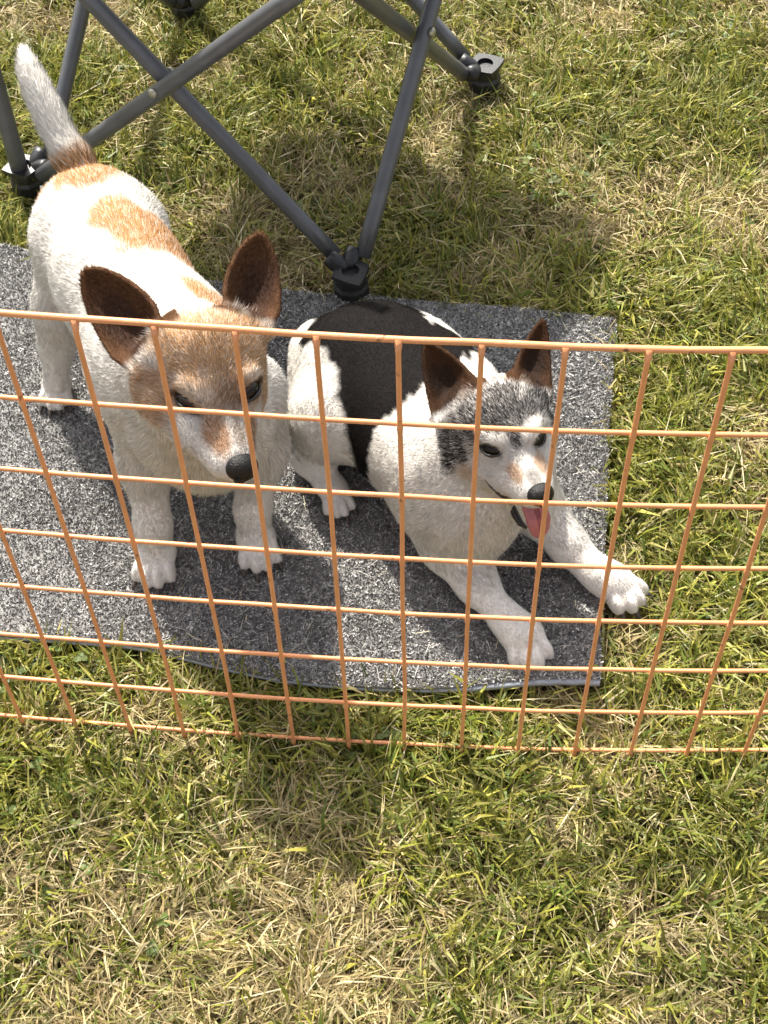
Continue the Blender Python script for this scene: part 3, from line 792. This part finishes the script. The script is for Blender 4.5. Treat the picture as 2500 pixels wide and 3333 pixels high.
    def earw(P):
        w = np.zeros(len(P)); inn = np.zeros(len(P))
        for bp_, tp, acr, fc, W in fields:
            L = tp-bp_; v = ((P-bp_)@L)/(L@L); u = ((P-bp_)@acr)/W; d = (P-bp_)@fc
            m_ = sstep(-.06, .10, v+.06*noise(P, 150, 84))*(np.abs(u) < 1.3)*(np.abs(d) < .034)*(v < 1.15); w = np.maximum(w, m_)
            nf = np.zeros(len(P)); k_ = m_ > 0; nf[k_] = F.normals(P[k_])@fc if k_.any() else 0; inn = np.maximum(inn, m_*sstep(.0, .5, nf)*(1-sstep(.35, .75, np.abs(u))*.8)*sstep(.95, .5, v))
        return w, inn
    def base_col(P):
        C = np.tile(WHITE, (len(P), 1)); tailm = sstep(.0185, .0215, np.min([np.linalg.norm(P-q_, axis=1) for q_ in tline], 0)); nz = (noise(P, 90, 80)-.5)*.014+(noise(P, 30, 81)-.5)*.012
        for grp, c in ((pat, TAN), (tailp, TAN*1.02), (shp, TAN)):
            w = np.zeros(len(P))
            for p, r in grp: w = np.maximum(w, blob(P, p, r, .008, nz))
            C = lerp(C, c, w*tailm if c is not TAN else w)
        q = H.loc(P); n2 = (noise(P, 120, 82)-.5)*.22+(noise(P, 45, 83)-.5)*.2
        cap = eblob(q, (0, -.034, .012), (.060, .050, .046), .22, n2)             # skull cap
        side = np.maximum(eblob(q, (.046, -.026, -.016), (.026, .040, .028), .25, n2), eblob(q, (-.046, -.026, -.016), (.026, .040, .028), .25, n2))
        w = np.maximum(cap, side*.9); C = lerp(C, np.array([.56, .335, .17]), w)
        C = lerp(C, np.array([.53, .32, .165]), eblob(q, (0, .000, .010), (.044, .024, .020), .3, n2)*.85); br = eblob(q, (0, .008, .012), (.020, .024, .022), .3, n2)*.7; C = lerp(C, np.array([.34, .20, .115]), br)
        for g, ep in zip((-1, 1), eq):
            C = lerp(C, np.array([.42, .22, .10]), eblob(q, (g*.0165, .036, -.004), (.0115, .026, .014), .35, n2)*.9)
            C = lerp(C, np.array([.70, .64, .55]), eblob(q, ep+np.array([0, -.002, .0125]), (.013, .010, .0060), .4, n2)*.35)   # pale brow
            C = lerp(C, np.array([.13, .09, .065]), eblob(q, ep+np.array([-g*.011, .009, -.003]), (.0075, .009, .008), .4, n2)*.75)  # dark inner corner
            C = lerp(C, np.array([.05, .035, .03]), eblob(q, ep, (.0145, .016, .0078), .3, 0)*.95)
        C = lerp(C, np.array([.26, .19, .14]), eblob(q, (0, .032, .000), (.0065, .030, .012), .4, n2)*.75)
        C = lerp(C, np.array([.09, .075, .07]), eblob(q, (0, .062, -.010), (.012, .009, .012), .35, n2)*.7)
        C = lerp(C, np.array([.06, .045, .04]), eblob(q, (0, .055, -.0345), (.02, .018, .0028), .3, 0)*.8)
        ew, inn = earw(P)
        C = lerp(C, np.array([.105, .050, .023])*(1+.25*(noise(P, 200, 85)-.5))[:, None], ew); C = lerp(C, np.array([.050, .027, .020]), inn*.8)  # brown ears; shade inside the cup is painted in as a darker hollow
        for bp_, tp, acr, fc, W in fields:                 # pale tuft inside the ear's front root
            C = lerp(C, np.array([.50, .42, .34]), blob(P, bp_-acr*W*.50+fc*.002-(tp-bp_)*.02, .0075, .007, nz)*.6)
        # greyish toes
        toe = np.zeros(len(P))
        return C
    C = base_col(P)
    me = mesh_np('body', P, [Q]); set_col(me, C*.95); body = keep(link('body', me, M_SKIN), e)
    eyes = [make_eye(sp, 1.3, e, o_, t_) for sp, o_, t_ in zip(spots, (.22, .42), (.22, .32))]
    make_nose(H, (0, .0700, -.0125), 1.22, e)
    noseP = H.p(0, .068, -.0135); tm = (tl[0]+tl[-1])/2
    def dens(P):
        d = np.ones(len(P)); q = H.loc(P)
        for y in eyes: d *= sstep(.0085, .0115, np.linalg.norm(P-y, axis=1))
        d *= sstep(.010, .0145, np.linalg.norm(P-noseP, axis=1))
        face = sstep(.09, .06, np.linalg.norm(q, axis=1)); d = d*(1+face*1.7); d *= np.where(P[:, 2] < .012, .25, 1.0)
        return d
    def lenf(P):
        q = H.loc(P); L = np.full(len(P), .0082)
        L = np.where(P[:, 2] < .10, .0048, L); L = np.where(P[:, 2] < .04, .0038, L)
        ch = blob(P, chest+hd*.05-up*.01, .085, .02); L = L+ch*.006; L = L+.006*blob(P, chest+hd*.03-up*.065, .045, .015)
        td = np.min([np.linalg.norm(P-t, axis=1) for t in tline], 0); L = L+sstep(.028, .020, td)*.005
        hw = sstep(.105, .075, np.linalg.norm(q-np.array([0, -.01, -.005]), axis=1)); L = L*(1-hw)+.0058*hw
        mz = sstep(.02, .05, q[:, 1])*hw; L = L*(1-mz)+.0034*mz
        ew, inn = earw(P); L = L*(1-ew)+.0042*ew
        for bp_, tp, acr, fc, W in fields: L = L+.004*blob(P, bp_-acr*W*.50+fc*.002-(tp-bp_)*.02, .0085, .005)
        return L
    def liftf(P):
        ew, inn = earw(P); return .27*(1-ew)+.32*ew
    def colf(P, r):
        C = base_col(P); j = r.normal(.97, .12, len(P)); C = C*j[:, None]
        tan = (C[:, 0]-C[:, 2] > .15) & (C[:, 0] > .3)
        g = r.random(len(P)); C = np.where((tan & (g < .24))[:, None], .5*C+.5*WHITE, C); C = np.where((tan & (g > .82))[:, None], C*.62, C)
        return C
    ear_tuft(e, fields, (.70, .63, .55), 420, .017, 13)
    hairs('fur', F, P, Q, Nn, colf, lenf, liftf, 420000, 3, .00036, e, dens)
dog_one()

# ------------------------------------------------------------------ dog lying on the rug
def dog_two():
    e = empty('dog', (.0, .32, 0))
    tag(e, 'black and white terrier lying on the rug, mouth open and tongue out', 'dog', 'two terriers behind the fence')
    Ft = nrmz([.41, -.885, -.19]); X0 = nrmz([.0465, .023, -.0073]); U0 = np.cross(Ft, X0)
    H = Head(at(1110, 960, .205), Ft*math.cos(.2)+U0*math.sin(.2), X0*.975+U0*.22); s = .86
    F = Field((-.20, .05, -.004), (.30, .60, .32), .0020)
    up = np.array([0, 0, 1.])
    rump = at(808, 802, .082); ribs = at(915, 920, .100); chest = at(985, 1030, .105)
    hd = nrmz((chest-rump)*np.array([1, 1, 0])); lf = np.array([-hd[1], hd[0], 0])
    F.cone(rump, (rump+ribs)/2, .080, .077, .03, -hd); F.cone((rump+ribs)/2, ribs, .077, .074, .03, -hd); F.cone(ribs, chest, .074, .066, .03, -hd-up*.3)
    F.cone(rump-up*.03, ribs-up*.035, .062, .055, .03, -hd)
    occ = H.p(0, -.045*s, -.010)
    F.cone(occ, chest+up*.02-hd*.015, .043, .066, .04, chest-occ-hd*.02)
    F.cone(H.p(0, -.035*s, -.035*s), chest+hd*.035-up*.01, .030, .050, .03, -up)
    F.cone(chest+hd*.02-up*.01, chest+hd*.035-up*.045, .056, .038, .025, -up)
    F.cone(at(893, 800, .095), at(985, 862, .115), .055, .050, .03, -hd)
    head_field(F, H, s, True, .0335)
    # fore legs stretched forward
    r_ = [at(948, 1075, .095), at(968, 1178, .045), at(1030, 1262, .034), at(1096, 1340, .024), at(1118, 1375, .020)]
    F.chain(r_, [.042, .0255, .0180, .0140, .0145], .022, None)
    l_ = [at(1120, 1040, .090), at(1168, 1105, .050), at(1228, 1178, .034), at(1288, 1238, .023), at(1312, 1258, .020)]
    F.chain(l_, [.042, .0245, .0175, .0138, .0142], .022, None)
    paw(F, at(1135, 1402, 0)[:2], (.35, -1), .047, .062, .032, e)
    paw(F, at(1334, 1284, 0)[:2], (.75, -.75), .046, .062, .032, e)
    # hind legs
    hip = at(752, 800, .095); kn = at(712, 905, .085); hk = at(672, 978, .030); mt = at(700, 1040, .018)
    F.chain([hip, kn, hk, mt], [.056, .044, .0165, .0135], .024, None)
    F.chain([at(708, 770, .07), at(690, 900, .055), hk], [.045, .036, .02], .02, -up)
    paw(F, at(727, 1085, 0)[:2], (.35, -1), .036, .054, .026, e)
    hipl = rump+lf*.045+hd*.03-up*.01; F.chain([hipl, hipl+hd*.07-up*.02+lf*.02, hipl+hd*.02+lf*.03-up*.055], [.055, .045, .02], .024, -up)
    F.chain([rump-hd*.07-up*.02, rump-hd*.105-up*.05+lf*.02], [.018, .011], .015)
    fields = []
    for tip_px, bc, in_px, out_px, W, sg, dz in (((921, 743), (988, 868), (1034, 824), (942, 918), .0275, -1, .008), ((1172, 694), (1146, 838), (1096, 822), (1192, 856), .0205, 1, .012)):
        b0 = H.p(sg*.040*s, -.043*s, .020*s); D0 = depth(b0)
        bp_ = at(*bc, D=D0); tp = at(*tip_px, D=D0+dz); acr = nrmz(at(*out_px, D=D0+.006)-at(*in_px, D=D0))
        Lh = nrmz(tp-bp_); acr = nrmz(acr-Lh*(acr@Lh)*.6); fc = nrmz(np.cross(acr, Lh)); fc = fc if fc @ CAM_R[2] < 0 else -fc
        F.cloud(ear_sheet(bp_, tp, acr, fc, W, .75, prof_point, -.004), .0025, .010); fields.append((bp_, tp, acr, fc, W))
        F.bones.append((bp_+(tp-bp_)*.25, tp, .002, Lh)); F.bones.append((bp_+(tp-bp_)*.6, tp, .002, Lh))
        F.cone(H.p(sg*.016*s, -.046*s, .014*s), bp_-fc*.014-acr*W*.45-(tp-bp_)*.04, .021, .013, .020, Lh); F.cone(H.p(sg*.028*s, -.040*s, .004*s), bp_-fc*.010-(tp-bp_)*.10, .019, .012, .016, Lh)
    spots = [eye_spot(H, F, 1060, 972, 1.0), eye_spot(H, F, 1167, 946, 1.0)]; eq = [H.loc(sp[0][None])[0]/s for sp in spots]
    P, Q = F.mesh(); Nn = F.normals(P)
    def earw(P):
        w = np.zeros(len(P)); inn = np.zeros(len(P))
        for bp_, tp, acr, fc, W in fields:
            L = tp-bp_; v = ((P-bp_)@L)/(L@L); u = ((P-bp_)@acr)/W; d = (P-bp_)@fc
            m_ = sstep(-.06, .10, v+.06*noise(P, 150, 84))*(np.abs(u) < 1.3)*(np.abs(d) < .03)*(v < 1.15); w = np.maximum(w, m_)
            nf = np.zeros(len(P)); k_ = m_ > 0; nf[k_] = F.normals(P[k_])@fc if k_.any() else 0; inn = np.maximum(inn, m_*sstep(.0, .5, nf)*(1-sstep(.3, .7, np.abs(u))*.8)*sstep(.9, .4, v))
        return w, inn
    hipc = (hip+kn)/2
    def weights(P):
        nz = (noise(P, 130, 90)-.5)*.016+(noise(P, 40, 91)-.5)*.014
        R_ = P-rump; sx = R_@hd; ly = R_@lf; z = P[:, 2]
        lim = .126-.35*np.clip(ly, -.02, .1)+.10*np.clip(-ly-.02, 0, .05)
        lim = lim-.9*np.clip(.075-z, 0, .05)*(ly < -.02)
        b = sstep(.006, -.006, sx-lim+nz)
        thigh = np.zeros(len(P))
        for px_, py_, zz, rr in ((655, 742, .09, .029), (664, 815, .09, .037), (685, 885, .085, .050), (705, 925, .085, .054), (698, 860, .105, .044), (684, 810, .115, .034)): thigh = np.maximum(thigh, blob(P, at(px_, py_, zz), rr, .005, nz*.4))
        low = sstep(.052, .045, z+nz)*sstep(-.035, -.045, ly)
        b = b*(1-thigh)*(1-low)*sstep(.018, .03, z)
        # white flash on the far flank and the dark shoulder spot beyond it
        fl = blob(P, at(955, 722, .12), .033, .005, nz); b = b*(1-fl)
        b = np.maximum(b, blob(P, at(1005, 775, .14), .026, .005, nz))
        q = H.loc(P)/s; n2 = (noise(P, 140, 92)-.5)*.25+(noise(P, 50, 93)-.5)*.25
        cap = eblob(q, (0, -.034, .016), (.058, .038, .040), .3, n2)
        for g in (-1, 1): cap = np.maximum(cap, eblob(q, (g*.054, -.034, -.004), (.018, .028, .022), .25, n2))
        cap = np.maximum(cap, eblob(q, (-.001, .004, .022), (.0085, .022, .014), .35, n2)*.9)
        jawline = np.maximum(eblob(q, (-.060, -.032, -.036), (.018, .020, .030), .3, n2), eblob(q, (.060, -.032, -.036), (.018, .020, .030), .3, n2))
        tanw = np.zeros(len(P))
        for g in (-1, 1):
            tanw = np.maximum(tanw, eblob(q, (g*.050, -.010, -.022), (.014, .016, .013), .4, n2)*.6)
            tanw = np.maximum(tanw, eblob(q, (g*.0150, .037, -.002), (.0085, .014, .010), .4, n2)*.75)
            tanw = np.maximum(tanw, eblob(q, (g*.026, -.004, .018), (.010, .010, .008), .4, n2)*.45)
            tanw = np.maximum(tanw, eblob(q, (g*.020, -.060, .034), (.016, .014, .012), .4, n2)*.6)
        dark = np.zeros(len(P))
        for g, ep in zip((-1, 1), eq):
            dark = np.maximum(dark, eblob(q, ep, (.0120, .016, .0058), .3, 0)*.85); dark = np.maximum(dark, eblob(q, ep+np.array([-g*.010, .008, -.010]), (.0032, .006, .010), .4, n2)*.6)
        dark = np.maximum(dark, eblob(q, (0, .052, -.002), (.008, .014, .010), .35, n2)*.65)
        # mouth lining and lips
        mouth = eblob(q, (0, .022, -.0445), (.0345, .048, .0088), .12, 0)
        mouth = np.maximum(mouth, eblob(q, (0, .028, -.054), (.0125, .034, .008), .15, 0)*.9)
        return b, cap, jawline, tanw, dark, mouth
    def base_col(P, r=None):
        b, cap, jawl, tanw, dark, mouth = weights(P); n = len(P); C = np.tile(WHITE*1.0, (n, 1))
        C = lerp(C, BLACK, b); C = lerp(C, np.array([.50, .29, .155]), tanw)
        if r is None: C = lerp(C, np.array([.10, .09, .085]), cap*.9); C = lerp(C, np.array([.06, .05, .045]), jawl*.9)
        else:
            g = r.random(n); grz = np.where((g < .60)[:, None], np.array([.024, .021, .020]), np.where((g < .8)[:, None], np.array([.22, .20, .19]), np.array([.62, .59, .56])))
            C = C+(grz-C)*(cap > r.random(n)*.9+.05)[:, None]
            g = r.random(n); jz = np.where((g < .8)[:, None], np.array([.03, .026, .024]), np.array([.4, .36, .32])); C = C+(jz-C)*(jawl > r.random(n)*.8+.1)[:, None]
        ew, inn = earw(P)
        C = lerp(C, np.array([.050, .023, .010])*(1+.5*(noise(P, 180, 95)-.5))[:, None], ew); C = lerp(C, np.array([.018, .012, .010]), inn*.8)  # dark brown ears, the inner face darkened further as painted shade
        for bp_, tp, acr, fc, W in fields: C = lerp(C, np.array([.45, .38, .32]), blob(P, bp_-acr*W*.35+fc*.002-(tp-bp_)*.04, .0065, .005)*.7)
        C = lerp(C, np.array([.035, .028, .027]), dark*.92); C = lerp(C, np.array([.020, .013, .013]), mouth*.97)
        return C
    C = base_col(P); me = mesh_np('body', P, [Q]); set_col(me, C*np.where(C.mean(1) > .3, .95, 1.0)[:, None]); keep(link('body', me, M_SKIN), e)
    eyes = [make_eye(sp, 1.05, e, .48, t_) for sp, t_ in zip(spots, (.08, .25))]
    make_nose(H, (0, .0700*s, -.0115*s), 1.05, e); noseP = H.p(0, .068*s, -.0125*s)
    # tongue lolling over the lower lip
    tp = [H.p(0, .000, -.043*s), H.p(0, .028*s, -.0455*s), H.p(-.001, .054*s, -.050*s), H.p(-.002, .068*s, -.062*s), H.p(-.002, .072*s, -.078*s)]
    ft = Field(np.min(tp, 0)-.02, np.max(tp, 0)+.02, .0009)
    for i in range(len(tp)-1):
        for t in np.linspace(0, 1, 6):
            c = tp[i]*(1-t)+tp[i+1]*t; d = nrmz(tp[min(i+1, len(tp)-1)]-tp[i]); n_ = nrmz(np.cross(H.X, d)); w = .0112 if i < 3 else .0112-.0025*t
            ft.ell(c, [H.X, d, n_], [w*.95, .008, .0034], .004)
    for i in range(len(tp)-1):
        for t in np.linspace(0, 1, 5):
            c = tp[i]*(1-t)+tp[i+1]*t; d = nrmz(tp[i+1]-tp[i]); n_ = nrmz(np.cross(H.X, d)); n_ = n_ if n_@H.U+n_@H.F > 0 else -n_
            ft.ell(c+n_*.0042, [H.X, d, n_], [.0011, .006, .0014], .0025, sub=True)
    small_field_obj('tongue', ft, M_TONGUE, e)
    for g in (-1, 1):
        V, Fc = tube([H.p(g*.0118, .040*s, -.056*s), H.p(g*.0122, .042*s, -.051*s), H.p(g*.0120, .0435*s, -.0465*s)], [.0024, .0019, .0005], 8)
        keep(link('tooth', mesh_np('tooth', V, Fc), M_TOOTH), e)
    lipA = []
    for x_, y_ in ((1046, 1034), (1060, 1049), (1076, 1063), (1092, 1075), (1106, 1086)):
        o_ = at(x_, y_, D=depth(H.O)-.10); lipA.append(F.hit(o_, nrmz(o_-CAM_C), .16))
    dl = depth(lipA[-1]); lipB = [at(1104, 1083, D=dl+.006), at(1108, 1098, D=dl+.006), at(1115, 1115, D=dl+.005), at(1125, 1131, D=dl+.003), at(1138, 1141, D=dl+.002)]
    keep(tube_obj('upper_lip', lipA, [.0008, .0020, .0026, .0030, .0028], M_LID, None, 8), e)
    keep(tube_obj('lower_lip', lipB, [.0016, .0036, .0040, .0036, .0014], M_LID, None, 8), e)
    def dens(P):
        d = np.ones(len(P)); q = H.loc(P)/s; b, cap, jl, tn, dk, mouth = weights(P)
        for y in eyes: d *= sstep(.0075, .0105, np.linalg.norm(P-y, axis=1))
        d *= sstep(.009, .013, np.linalg.norm(P-noseP, axis=1)); d *= 1-sstep(.2, .6, mouth)
        face = sstep(.09, .06, np.linalg.norm(q, axis=1)); d = d*(1+face*1.8); d *= np.where(P[:, 2] < .010, .2, 1.0)
        return d
    def lenf(P):
        q = H.loc(P)/s; L = np.full(len(P), .0050); b = weights(P)[0]; L = L-.0010*b
        L = np.where(P[:, 2] < .05, .0034, L)
        L = L+blob(P, chest+hd*.04, .075, .02)*.0025
        hw = sstep(.105, .075, np.linalg.norm(q-np.array([0, -.01, -.005]), axis=1)); L = L*(1-hw)+.0052*hw
        mz = sstep(.02, .05, q[:, 1])*hw; L = L*(1-mz)+.0030*mz
        ew, inn = earw(P); L = L*(1-ew)+.0032*ew
        for bp_, tp_, acr, fc, W in fields: L = L+.003*blob(P, bp_-acr*W*.35+fc*.002-(tp_-bp_)*.04, .0065, .005)
        return L
    def liftf(P):
        ew, inn = earw(P); b = weights(P)[0]; return (.24-.08*b)*(1-ew)+.30*ew
    def colf(P, r):
        C = base_col(P, r); C = C*r.normal(.97, .12, len(P))[:, None]
        ew, inn = earw(P); g = r.random(len(P)); C = np.where(((ew > .5) & (g < .35))[:, None], C*.6+np.array([.07, .030, .011]), C)
        bl = C.mean(1) < .02; C = np.where((bl & (g > .93))[:, None], C+np.array([.03, .024, .021]), C)
        return C
    ear_tuft(e, fields, (.62, .54, .47), 300, .012, 14)
    hairs('fur', F, P, Q, Nn, colf, lenf, liftf, 380000, 4, .00032, e, dens, .2)
dog_two()
